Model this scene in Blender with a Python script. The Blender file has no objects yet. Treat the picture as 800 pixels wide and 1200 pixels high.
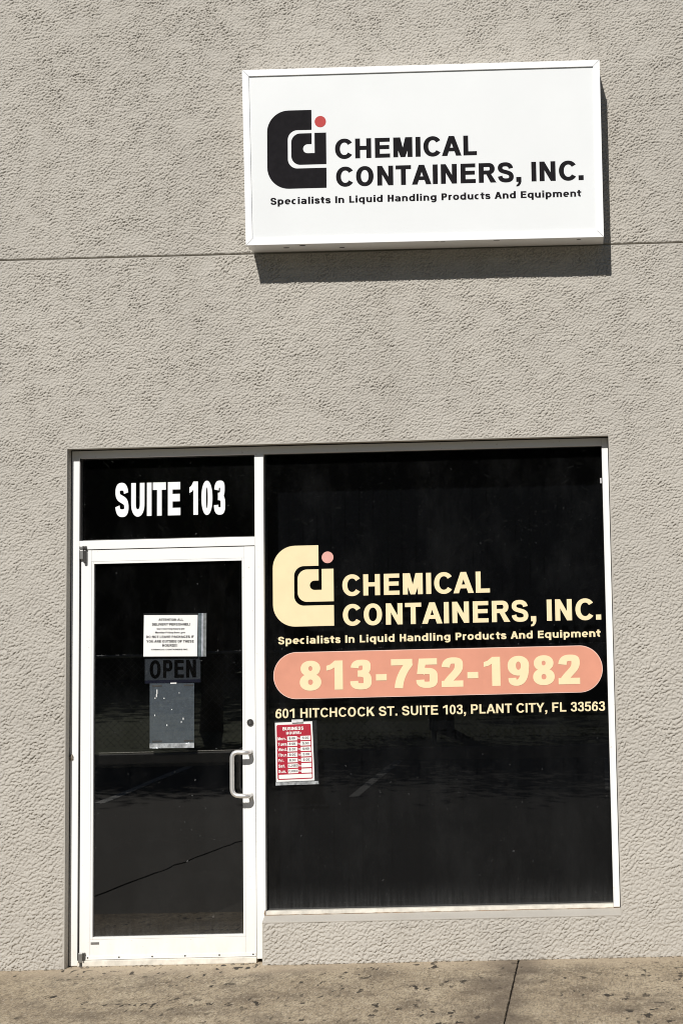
import bpy, bmesh, math, random
import numpy as np
from mathutils import Vector, Matrix
from mathutils.geometry import delaunay_2d_cdt

scene = bpy.context.scene
C = scene.collection
R = math.radians

# ------------------------------------------------------------------ camera
yaw, pitch, roll = -0.0132, 0.1137, -0.0240
fw = Vector((math.sin(yaw)*math.cos(pitch), math.cos(yaw)*math.cos(pitch), math.sin(pitch)))
r0 = Vector((math.cos(yaw), -math.sin(yaw), 0))
u0 = r0.cross(fw)
rt = r0*math.cos(roll) + u0*math.sin(roll)
up = u0*math.cos(roll) - r0*math.sin(roll)
cam = bpy.data.cameras.new('camera')
cam.sensor_fit = 'VERTICAL'
cam.sensor_height = 24.0
cam.lens = 2224.96/1200*24.0
cam.shift_x = (400-660.46)/1200
cam.shift_y = -(600-457.85)/1200
cam.clip_start, cam.clip_end = 0.05, 2000
co = bpy.data.objects.new('camera', cam)
m4 = Matrix((rt, up, -fw)).transposed().to_4x4()
m4.translation = Vector((2.743, -9.9, 1.7711))
co.matrix_world = m4
C.objects.link(co)
scene.camera = co

# ------------------------------------------------------------------ sky, sun, exposure
SUN = Vector((0.181, 1.0, -0.805)).normalized()       # the way the light travels
elev = math.asin(-SUN.z)
azim = math.atan2(-SUN.x, -SUN.y)                     # from +Y towards +X
w = bpy.data.worlds.new('World'); scene.world = w
w.use_nodes = True
nt = w.node_tree
bg = nt.nodes['Background']
sky = nt.nodes.new('ShaderNodeTexSky')
sky.sky_type = 'NISHITA'; sky.sun_disc = False
sky.air_density = 0.8; sky.dust_density = 0.2; sky.sun_elevation = elev; sky.sun_rotation = azim
nt.links.new(sky.outputs[0], bg.inputs[0])
bg.inputs[1].default_value = 0.05
sl = bpy.data.lights.new('sun', 'SUN')
sl.energy = 5.0; sl.angle = R(0.5); sl.color = (1.0, 0.965, 0.915)
so = bpy.data.objects.new('sun', sl)
so.rotation_euler = SUN.to_track_quat('-Z', 'Y').to_euler()
so.location = (-3, -16, 14)
C.objects.link(so)
scene.cycles.filter_width = 1.0
scene.view_settings.view_transform = 'Standard'
scene.view_settings.look = 'None'
scene.view_settings.gamma = 1.0
scene.view_settings.use_curve_mapping = False
scene.view_settings.exposure = -0.04

# ------------------------------------------------------------------ helpers
def tag(o, label=None, cat=None, group=None, kind=None):
    if label: o['label'] = label
    if cat: o['category'] = cat
    if group: o['group'] = group
    if kind: o['kind'] = kind
    return o

def link(name, me, parent=None):
    o = bpy.data.objects.new(name, me)
    C.objects.link(o)
    if parent: o.parent = parent
    return o

def thing(name, label, cat, loc=(0, 0, 0), group=None):
    o = bpy.data.objects.new(name, None)
    C.objects.link(o); o.location = loc
    o.empty_display_size = 0.1
    return tag(o, label, cat, group)

class MB:
    """collects geometry in world space, then becomes ONE mesh object"""
    def __init__(s): s.v = []; s.f = []; s.m = []; s.sm = []
    def add(s, vs, fs, mi=0, smooth=False):
        b = len(s.v); s.v += [tuple(p) for p in vs]
        for f in fs: s.f.append([b+i for i in f]); s.m.append(mi); s.sm.append(smooth)
    def bm(s, bm, mi=0, smooth=False):
        bm.verts.index_update()
        s.add([v.co[:] for v in bm.verts], [[v.index for v in f.verts] for f in bm.faces], mi, smooth)
        bm.free()
    def box(s, x0, x1, y0, y1, z0, z1, bev=0.0015, mi=0):
        bm = bmesh.new()
        vs = [bm.verts.new((x, y, z)) for x in (x0, x1) for y in (y0, y1) for z in (z0, z1)]
        for f in ((0,1,3,2),(4,6,7,5),(0,4,5,1),(2,3,7,6),(0,2,6,4),(1,5,7,3)):
            bm.faces.new([vs[i] for i in f])
        bmesh.ops.recalc_face_normals(bm, faces=bm.faces)
        if bev > 0:
            bmesh.ops.bevel(bm, geom=list(bm.edges), offset=bev, segments=2, affect='EDGES', profile=0.6)
        s.bm(bm, mi)
    def tube(s, pts, rad, n=14, mi=0, caps=True, flat=1.0):
        pts = [Vector(p) for p in pts]
        rr = rad if hasattr(rad, '__len__') else [rad]*len(pts)
        rings = []; prev = None
        for i, p in enumerate(pts):
            d = (pts[min(i+1, len(pts)-1)] - pts[max(i-1, 0)]).normalized()
            if prev is None:
                a = d.orthogonal().normalized()
            else:
                a = (prev - d*prev.dot(d)).normalized()
            prev = a; b = d.cross(a)
            rings.append([p + rr[i]*(a*math.cos(2*math.pi*k/n) + b*math.sin(2*math.pi*k/n)*flat) for k in range(n)])
        vs = [q for r in rings for q in r]; fs = []
        for i in range(len(pts)-1):
            for k in range(n):
                fs.append((i*n+k, i*n+(k+1) % n, (i+1)*n+(k+1) % n, (i+1)*n+k))
        s.add(vs, fs, mi, True)
        if caps:
            s.add(rings[0], [list(range(n))[::-1]], mi); s.add(rings[-1], [list(range(n))], mi)
    def disc(s, c, r, depth, n=24, mi=0, ax='Y', rz=None):
        rz = rz or r
        f = [(c[0]+r*math.cos(2*math.pi*k/n), c[1]-depth, c[2]+rz*math.sin(2*math.pi*k/n)) for k in range(n)]
        b = [(x, c[1], z) for x, y, z in f]
        s.add(f+b, [list(range(n))] + [(k, n+k, n+(k+1) % n, (k+1) % n) for k in range(n)], mi)
    def build(s, name, mats, parent=None):
        me = bpy.data.meshes.new(name)
        me.from_pydata(s.v, [], s.f)
        for m in (mats if isinstance(mats, (list, tuple)) else [mats]): me.materials.append(m)
        me.polygons.foreach_set('material_index', s.m)
        me.polygons.foreach_set('use_smooth', s.sm)
        me.update()
        bm = bmesh.new(); bm.from_mesh(me)
        bmesh.ops.recalc_face_normals(bm, faces=bm.faces)
        bm.to_mesh(me); bm.free()
        o = link(name, me, parent)
        if parent:
            o.matrix_parent_inverse = Matrix.Translation(-Vector(world_loc(parent)))
        return o

def world_loc(o):
    l = Vector(o.location)
    if o.parent: l = l + Vector(world_loc(o.parent)) + o.matrix_parent_inverse.translation
    return l

# ------------------------------------------------------------------ materials
def new_mat(name):
    m = bpy.data.materials.new(name); m.use_nodes = True
    n = m.node_tree
    return m, n, n.nodes['Principled BSDF']

def N(nt, t, **kw):
    n = nt.nodes.new(t)
    for k, v in kw.items():
        if k in n.inputs: n.inputs[k].default_value = v
        else: setattr(n, k, v)
    return n

def coords(nt, scale=(1, 1, 1)):
    tc = nt.nodes.new('ShaderNodeNewGeometry')
    mp = nt.nodes.new('ShaderNodeMapping'); mp.inputs['Scale'].default_value = scale
    nt.links.new(tc.outputs['Position'], mp.inputs['Vector'])
    return mp.outputs[0]

def noise(nt, vec, scale, detail=4, rough=0.55):
    n = N(nt, 'ShaderNodeTexNoise', Scale=scale, Detail=detail, Roughness=rough)
    nt.links.new(vec, n.inputs['Vector'])
    return n.outputs['Fac']

def ramp(nt, fac, stops):
    r = nt.nodes.new('ShaderNodeValToRGB')
    el = r.color_ramp.elements
    while len(el) < len(stops): el.new(0.5)
    for e, (p, c) in zip(el, stops):
        e.position = p; e.color = (*c, 1) if hasattr(c, '__len__') else (c, c, c, 1)
    nt.links.new(fac, r.inputs[0])
    return r.outputs[0]

def mixc(nt, fac, a, b, mode='MIX'):
    m = nt.nodes.new('ShaderNodeMix'); m.data_type = 'RGBA'; m.blend_type = mode
    for sock, v in ((m.inputs[0], fac), (m.inputs[6], a), (m.inputs[7], b)):
        if isinstance(v, bpy.types.NodeSocket): nt.links.new(v, sock)
        elif hasattr(v, '__len__'): sock.default_value = (*v, 1)
        else: sock.default_value = v
    return m.outputs[2]

def math_(nt, op, a, b=None, clamp=False):
    m = nt.nodes.new('ShaderNodeMath'); m.operation = op; m.use_clamp = clamp
    for s, v in zip(m.inputs, (a, b)):
        if v is None: continue
        if isinstance(v, bpy.types.NodeSocket): nt.links.new(v, s)
        else: s.default_value = v
    return m.outputs[0]

def bump(nt, p, h, strength, dist):
    b = N(nt, 'ShaderNodeBump', Strength=strength, Distance=dist)
    nt.links.new(h, b.inputs['Height']); nt.links.new(b.outputs[0], p.inputs['Normal'])

def plain(name, col, rough=0.5, metal=0.0, var=0.06, scale=30, bmp=0.0, spec=0.5):
    m, nt, p = new_mat(name)
    v = coords(nt)
    f = noise(nt, v, scale, 5)
    lo = tuple(c*(1-var) for c in col); hi = tuple(min(1, c*(1+var)) for c in col)
    nt.links.new(ramp(nt, f, [(0.3, lo), (0.7, hi)]), p.inputs['Base Color'])
    p.inputs['Roughness'].default_value = rough
    p.inputs['Metallic'].default_value = metal
    p.inputs['Specular IOR Level'].default_value = spec
    if bmp: bump(nt, p, noise(nt, v, scale*6, 3), bmp, 0.002)
    return m

def make_stucco(name, fine=0.35, far=False):
    m, nt, p = new_mat(name)
    v = coords(nt)
    a = noise(nt, v, 1.1, 5, 0.6)
    b = noise(nt, v, 9, 5, 0.65)
    base = ramp(nt, a, [(0.28, (0.384, 0.361, 0.322)), (0.72, (0.444, 0.418, 0.373))])
    base = mixc(nt, ramp(nt, b, [(0.35, 0.0), (0.75, 0.45)]), base, (0.456, 0.432, 0.387))
    vs = coords(nt, (5.0, 5.0, 0.5))                     # faint old water streaks down the wall
    s = noise(nt, vs, 1.0, 4, 0.6)
    base = mixc(nt, ramp(nt, s, [(0.55, 0.0), (0.8, 0.30)]), base, (0.30, 0.275, 0.235))
    g = noise(nt, v, 160, 3, 0.7)                        # grains in the coat
    base = mixc(nt, ramp(nt, g, [(0.62, 0.0), (0.74, 0.35)]), base, (0.24, 0.215, 0.185))
    nt.links.new(base, p.inputs['Base Color'])
    p.inputs['Roughness'].default_value = 0.92
    p.inputs['Specular IOR Level'].default_value = 0.0
    if far:                                              # wall ends: the same trowel texture as bump only
        t1 = ramp(nt, noise(nt, v, 34, 3, 0.55), [(0.36, 0.0), (0.50, 0.75), (0.66, 1.0)])
        bump(nt, p, t1, 0.9, 0.010)
    else:
        bump(nt, p, noise(nt, v, 240, 4, 0.65), fine, 0.003)
    return m

def make_paint(name):
    m, nt, p = new_mat(name)
    v = coords(nt)
    sep = nt.nodes.new('ShaderNodeSeparateXYZ'); nt.links.new(v, sep.inputs[0])
    d = noise(nt, coords(nt, (1, 1, 0.35)), 16, 5, 0.65)
    low = nt.nodes.new('ShaderNodeMapRange')            # splash grime on the lowest 30 cm
    nt.links.new(sep.outputs['Z'], low.inputs[0])
    low.inputs[1].default_value = 0.0; low.inputs[2].default_value = 0.38
    low.inputs[3].default_value = 0.45; low.inputs[4].default_value = 0.0
    k = math_(nt, 'MULTIPLY', low.outputs[0], ramp(nt, d, [(0.25, 0.25), (0.7, 1.0)]))
    base = mixc(nt, k, (0.80, 0.80, 0.78), (0.56, 0.51, 0.42))
    sp = noise(nt, v, 70, 2, 0.5)
    base = mixc(nt, ramp(nt, sp, [(0.72, 0.0), (0.76, 0.5)]), base, (0.45, 0.40, 0.33))
    nt.links.new(base, p.inputs['Base Color'])
    p.inputs['Roughness'].default_value = 0.38
    p.inputs['Specular IOR Level'].default_value = 0.35
    bump(nt, p, noise(nt, v, 25, 2), 0.05, 0.002)
    return m

def make_concrete(name):
    m, nt, p = new_mat(name)
    v = coords(nt)
    a = noise(nt, coords(nt, (1.2, 0.6, 1)), 2.4, 7, 0.70)
    base = ramp(nt, a, [(0.30, (0.20, 0.158, 0.112)), (0.44, (0.350, 0.285, 0.196)), (0.56, (0.445, 0.37, 0.26)), (0.72, (0.535, 0.455, 0.33))])
    b = noise(nt, coords(nt, (1.0, 0.35, 1)), 30, 6, 0.78)
    base = mixc(nt, ramp(nt, b, [(0.34, 0.80), (0.52, 0.0)]), base, (0.13, 0.10, 0.07))
    c = noise(nt, v, 70, 4, 0.75)
    base = mixc(nt, ramp(nt, c, [(0.52, 0.0), (0.70, 0.6)]), base, (0.56, 0.48, 0.38))
    wet = noise(nt, coords(nt, (0.9, 0.8, 1)), 2.9, 5, 0.65)
    base = mixc(nt, ramp(nt, wet, [(0.50, 0.0), (0.62, 0.58)]), base, (0.135, 0.108, 0.08))
    gr = noise(nt, coords(nt, (1.0, 0.30, 1)), 95, 4, 0.8)
    base = mixc(nt, ramp(nt, gr, [(0.38, 0.75), (0.52, 0.0)]), base, (0.12, 0.098, 0.07))
    gw = noise(nt, coords(nt, (1.0, 0.28, 1)), 70, 4, 0.8)
    base = mixc(nt, ramp(nt, gw, [(0.54, 0.0), (0.66, 0.6)]), base, (0.60, 0.53, 0.42))
    sepy = nt.nodes.new('ShaderNodeSeparateXYZ'); nt.links.new(v, sepy.inputs[0])
    wy = math_(nt, 'ADD', sepy.outputs['Y'], math_(nt, 'MULTIPLY', math_(nt, 'SUBTRACT', noise(nt, v, 3, 4), 0.5), 0.35))
    base = mixc(nt, ramp(nt, math_(nt, 'ADD', wy, 0.4), [(0.12, 0.0), (0.36, 0.6)]), base, (0.47, 0.385, 0.28))
    # mildew specks, gathered in patches
    sp = noise(nt, coords(nt, (1.0, 0.40, 1)), 23, 2.2, 0.55)
    cl = noise(nt, coords(nt, (0.8, 1.2, 1)), 2.3, 4, 0.62)
    k = math_(nt, 'MULTIPLY', ramp(nt, sp, [(0.595, 0.0), (0.635, 1.0)]), ramp(nt, cl, [(0.47, 0.03), (0.58, 1.0)]))
    base = mixc(nt, k, base, (0.050, 0.042, 0.033))
    # dark stain around the joint
    sep = nt.nodes.new('ShaderNodeSeparateXYZ'); nt.links.new(v, sep.inputs[0])
    dx = math_(nt, 'ABSOLUTE', math_(nt, 'SUBTRACT', sep.outputs['X'], 2.29))
    dn = math_(nt, 'ADD', dx, math_(nt, 'MULTIPLY', math_(nt, 'SUBTRACT', noise(nt, v, 4, 4), 0.5), 0.5))
    base = mixc(nt, ramp(nt, dn, [(0.02, 0.70), (0.20, 0.0)]), base, (0.12, 0.095, 0.072))
    nt.links.new(base, p.inputs['Base Color'])
    p.inputs['Roughness'].default_value = 0.93
    p.inputs['Specular IOR Level'].default_value = 0.2
    bump(nt, p, noise(nt, v, 60, 6, 0.7), 0.5, 0.006)
    return m

def make_lot(name):
    m, nt, p = new_mat(name)
    v = coords(nt)
    a = noise(nt, v, 0.5, 6, 0.6)
    base = ramp(nt, a, [(0.3, (0.105, 0.097, 0.082)), (0.7, (0.155, 0.142, 0.12))])
    b = noise(nt, v, 40, 4, 0.7)
    base = mixc(nt, ramp(nt, b, [(0.4, 0.4), (0.6, 0.0)]), base, (0.10, 0.09, 0.075))
    nt.links.new(base, p.inputs['Base Color'])
    p.inputs['Roughness'].default_value = 0.95
    bump(nt, p, b, 0.5, 0.006)
    return m

def make_glass(name, tint, gain, dust=0.012, foot=0.24, speck=14.0):
    """tinted pane: Fresnel mirror over a dark see-through tint, a little dust"""
    m, nt, p = new_mat(name)
    nt.nodes.remove(p)
    out = nt.nodes['Material Output']
    fr = N(nt, 'ShaderNodeFresnel', IOR=1.5)
    k = math_(nt, 'MULTIPLY', fr.outputs[0], gain, True)
    tr = N(nt, 'ShaderNodeBsdfTransparent'); tr.inputs[0].default_value = (*tint, 1)
    gl = N(nt, 'ShaderNodeBsdfGlossy', Roughness=0.008)
    gl.inputs[0].default_value = (1, 1, 1, 1)
    v = coords(nt)
    bp = N(nt, 'ShaderNodeBump', Strength=0.03, Distance=0.02)
    nt.links.new(noise(nt, v, 1.6, 1), bp.inputs['Height']); nt.links.new(bp.outputs[0], gl.inputs['Normal'])
    df = N(nt, 'ShaderNodeBsdfDiffuse'); df.inputs[0].default_value = (0.55, 0.56, 0.56, 1)
    d1 = ramp(nt, noise(nt, coords(nt, (2.2, 1, 1)), 2.0, 7, 0.72), [(0.45, 0.15), (0.75, 1.0)])
    sp = ramp(nt, noise(nt, v, 75, 1, 0.4), [(0.775, 0.0), (0.80, speck)])
    sepz = nt.nodes.new('ShaderNodeSeparateXYZ'); nt.links.new(v, sepz.inputs[0])
    lowd = nt.nodes.new('ShaderNodeMapRange'); nt.links.new(sepz.outputs['Z'], lowd.inputs[0])
    for q_, val in zip(lowd.inputs[1:5], (foot, foot+.16, 3.0, 0.0)): q_.default_value = val
    strk = ramp(nt, noise(nt, coords(nt, (60, 1, 4)), 1.0, 3, .6), [(0.40, 0.25), (0.70, 0.6)])
    lowk = math_(nt, 'MULTIPLY', math_(nt, 'MULTIPLY', lowd.outputs[0], lowd.outputs[0]), strk)
    dd = math_(nt, 'MULTIPLY', math_(nt, 'ADD', math_(nt, 'ADD', d1, sp), lowk), dust, True)
    m1 = nt.nodes.new('ShaderNodeMixShader'); nt.links.new(dd, m1.inputs[0])
    nt.links.new(tr.outputs[0], m1.inputs[1]); nt.links.new(df.outputs[0], m1.inputs[2])
    m2 = nt.nodes.new('ShaderNodeMixShader'); nt.links.new(k, m2.inputs[0])
    nt.links.new(m1.outputs[0], m2.inputs[1]); nt.links.new(gl.outputs[0], m2.inputs[2])
    geo = nt.nodes.new('ShaderNodeNewGeometry')
    t2 = N(nt, 'ShaderNodeBsdfTransparent')
    m3 = nt.nodes.new('ShaderNodeMixShader'); nt.links.new(geo.outputs['Backfacing'], m3.inputs[0])
    nt.links.new(m2.outputs[0], m3.inputs[1]); nt.links.new(t2.outputs[0], m3.inputs[2])
    nt.links.new(m3.outputs[0], out.inputs['Surface'])
    return m

def make_plastic(name, milk, col=(0.72, 0.76, 0.80)):
    m, nt, p = new_mat(name)
    p.inputs['Base Color'].default_value = (*col, 1)
    p.inputs['Roughness'].default_value = 0.22
    out = nt.nodes['Material Output']
    v = coords(nt)
    scr = ramp(nt, noise(nt, coords(nt, (1, 1, 0.6)), 55, 6, 0.75), [(0.40, 0.85), (0.62, 1.05), (0.80, 1.7)])
    k = math_(nt, 'MULTIPLY', scr, milk, True)
    tr = N(nt, 'ShaderNodeBsdfTransparent')
    mx = nt.nodes.new('ShaderNodeMixShader'); nt.links.new(k, mx.inputs[0])
    nt.links.new(tr.outputs[0], mx.inputs[1]); nt.links.new(p.outputs[0], mx.inputs[2])
    nt.links.new(mx.outputs[0], out.inputs['Surface'])
    return m

M = {}
M['stucco'] = make_stucco('stucco')
M['smooth_stucco'] = make_stucco('smooth_stucco', 0.15)
M['stucco_far'] = make_stucco('stucco_wall_ends', far=True)
M['paint'] = make_paint('white_paint')
M['concrete'] = make_concrete('sidewalk_concrete')
M['lot'] = make_lot('lot_paving')
M['door_glass'] = make_glass('door_glass', (0.26, 0.255, 0.245), 2.2, 0.011, 0.125)
M['film_glass'] = make_glass('film_glass', (0.145, 0.15, 0.16), 0.85, 0.013, 0.24, 5.0)
M['sign_white'] = plain('sign_cabinet_white', (0.80, 0.80, 0.80), 0.4, var=0.02, scale=8)
M['sign_face'] = plain('sign_face_white', (0.715, 0.73, 0.73), 0.3, var=0.02, scale=3, spec=0.3)
M['black_vinyl'] = plain('black_vinyl', (0.0125, 0.0115, 0.013), 0.75, var=0.15, spec=0.05)
M['red_vinyl'] = plain('red_vinyl', (0.44, 0.065, 0.062), 0.7, var=0.05, spec=0.12)
M['cream_vinyl'] = plain('cream_vinyl', (0.78, 0.655, 0.41), 0.7, var=0.03, scale=14, spec=0.12)
M['salmon_vinyl'] = plain('salmon_vinyl', (0.62, 0.278, 0.192), 0.7, var=0.05, scale=9, spec=0.12)
M['pink_vinyl'] = plain('pink_vinyl', (0.68, 0.36, 0.31), 0.7, var=0.04, spec=0.12)
M['pale_pink'] = plain('pale_pink_vinyl', (0.78, 0.54, 0.46), 0.7, var=0.04, spec=0.12)
M['white_vinyl'] = plain('white_vinyl', (0.82, 0.82, 0.81), 0.7, var=0.03, spec=0.12)
M['paper'] = plain('white_paper', (0.78, 0.775, 0.75), 0.7, var=0.03, scale=12)
M['ink'] = plain('grey_ink', (0.035, 0.033, 0.033), 0.8, spec=0.1)
M['red_ink'] = plain('red_ink', (0.37, 0.010, 0.028), 0.6, var=0.06, scale=60, spec=0.1)
M['sealant'] = plain('dark_sealant', (0.035, 0.032, 0.03), 0.8, bmp=0.4)
M['brown_sealant'] = plain('brown_sealant', (0.26, 0.19, 0.13), 0.9, var=0.4, scale=40, bmp=0.6)
M['chrome'] = plain('brushed_aluminium', (0.78, 0.77, 0.75), 0.42, 0.75, var=0.04)
M['grey_metal'] = plain('grey_metal', (0.28, 0.28, 0.27), 0.42, 0.8, var=0.12, scale=60)
M['dark_metal'] = plain('dark_metal', (0.06, 0.058, 0.055), 0.4, 0.4, var=0.2)
M['bar_metal'] = plain('bronze_bar', (0.10, 0.10, 0.10), 0.35, 0.5, var=0.1)
M['room'] = plain('dim_room', (0.10, 0.098, 0.095), 0.9)
M['slat'] = plain('blind_slat', (0.085, 0.088, 0.092), 0.85, spec=0.1)
M['blue_panel'] = plain('blue_panel', (0.37, 0.45, 0.57), 0.6, var=0.08, scale=20)
M['blue_dark'] = plain('dark_blue_band', (0.12, 0.14, 0.30), 0.6)
M['sleeve'] = make_plastic('clear_plastic', 0.022)
M['old_sleeve'] = make_plastic('scuffed_plastic', 0.095, (0.60, 0.72, 0.83))
M['seal'] = plain('plastic_seal', (0.45, 0.47, 0.48), 0.18, 0.35, var=0.5, scale=45, bmp=0.6)
M['tape'] = plain('clear_tape', (0.62, 0.62, 0.62), 0.3, var=0.3, scale=60)
M['bark'] = plain('bark', (0.07, 0.055, 0.04), 0.9, var=0.4, scale=8, bmp=0.8)
M['leaf'] = plain('leaf', (0.030, 0.046, 0.016), 0.85, var=0.45, scale=1.5, spec=0.1)
M['grass'] = plain('grass', (0.10, 0.115, 0.05), 0.95, var=0.35, scale=2.5, bmp=0.6)
M['kerb'] = plain('kerb_concrete', (0.36, 0.34, 0.30), 0.9, var=0.2, scale=6)
M['line'] = plain('line_paint', (0.55, 0.54, 0.50), 0.8, var=0.25, scale=12)
M['galv'] = plain('galvanised_wire', (0.30, 0.31, 0.31), 0.5, 0.5)
M['dirt'] = plain('joint_dirt', (0.045, 0.036, 0.028), 0.95, var=0.4, scale=50)
M['old_paint'] = plain('weathered_paint', (0.64, 0.605, 0.53), 0.6, var=0.20, scale=18)
M['crack'] = plain('filled_crack', (0.06, 0.055, 0.047), 0.9, var=0.3)
M['mud'] = plain('dried_mud', (0.20, 0.17, 0.13), 0.95, var=0.4, scale=90, bmp=0.8)

# ------------------------------------------------------------------ lettering: stroke-built glyphs
def arc(cx, cy, rx, ry, a0, a1, n=20, e=2.0):
    o = []
    for i in range(n+1):
        a = R(a0 + (a1-a0)*i/n); c, s = math.cos(a), math.sin(a)
        o.append((cx + rx*math.copysign(abs(c)**(2/e), c), cy + ry*math.copysign(abs(s)**(2/e), s)))
    return o
def bez(p0, p1, p2, p3, n=10):
    return [tuple((1-t)**3*p0[k] + 3*(1-t)**2*t*p1[k] + 3*(1-t)*t*t*p2[k] + t**3*p3[k] for k in (0, 1)) for t in [i/n for i in range(n+1)]]
def path(*segs):
    o = []
    for s in segs:
        for p in s:
            if not o or abs(p[0]-o[-1][0]) + abs(p[1]-o[-1][1]) > 1e-6: o.append(p)
    return o
def stroke(pts, w, t):
    L, Q = [], []
    for i, p in enumerate(pts):
        a, b = pts[max(i-1, 0)], pts[min(i+1, len(pts)-1)]
        dx, dy = b[0]-a[0], b[1]-a[1]; d = math.hypot(dx, dy) or 1
        nx, ny = -dy/d, dx/d
        L.append((p[0]+nx*w/2, p[1]+ny*t/2)); Q.append((p[0]-nx*w/2, p[1]-ny*t/2))
    return (L + Q[::-1], [])
def rect(x0, y0, x1, y1): return ([(x0, y0), (x1, y0), (x1, y1), (x0, y1)], [])
def ring(cx, cy, rx, ry, w, t, e=2.15):
    return (arc(cx, cy, rx, ry, 0, 360, 40, e)[:-1], [arc(cx, cy, max(rx-w, .02), max(ry-t, .02), 0, 360, 40, e)[:-1]])
def bowl(x0, x1, y0, y1, w, t, xs):
    """D-like bowl between y0 and y1, flat on the left at x0"""
    ry = (y1-y0)/2; cy = (y0+y1)/2
    o = [(x0, y0)] + arc(xs, cy, x1-xs, ry, -90, 90, 18, 2.2) + [(x0, y1)]
    h = [(x0, y0+t)] + arc(xs, cy, x1-xs-w, ry-t, -90, 90, 18, 2.2) + [(x0, y1-t)]
    return (o, [h])

ADV = dict(zip('ABCDEFGHIJKLMNOPQRSTUVWXYZ', [722,722,722,722,667,611,778,722,278,556,722,611,833,722,778,667,778,722,667,611,722,667,944,667,667,611]))
ADV.update({c: 556 for c in '0123456789'})
ADV.update({' ': 278, '.': 278, ',': 278, '-': 333, ':': 333, '!': 333})
LOW = {'a': .675, 'b': .716, 'c': .593, 'd': .716, 'e': .678, 'g': .716, 'h': .712, 'i': .343, 'l': .343, 'm': 1.042, 'n': .712,
       'o': .687, 'p': .716, 'q': .716, 'r': .493, 's': .595, 't': .478, 'u': .712, 'v': .652, 'y': .652, 'f': .435}
SIDE = {'A': .0, 'T': .03, 'Y': .0, 'V': .0, 'W': .0, '1': .09, '7': .05}

def s_shape(l, r, y0, y1, w, t):
    c = (l+r)/2; xl, xr = l+w*.47, r-w*.47; top, bot = y1-t/2+.012, y0+t/2-.012; h = y1-y0
    y = lambda f: y0+h*f
    return stroke(path(bez((xr-.02, y(.70)), (xr-.04, y(.83)), (c+.16, top), (c-.01, top)),
                       bez((c-.01, top), (c-.22, top), (xl, y(.85)), (xl, y(.725))),
                       bez((xl, y(.725)), (xl, y(.57)), (c-.12, y(.555)), (c, y(.515))),
                       bez((c, y(.515)), (c+.16, y(.465)), (xr, y(.44)), (xr, y(.28))),
                       bez((xr, y(.28)), (xr, y(.14)), (c+.2, bot), (c+.01, bot)),
                       bez((c+.01, bot), (c-.2, bot), (xl+.02, y(.17)), (xl-.01, y(.31)))), w*.94, t*1.03)

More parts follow.
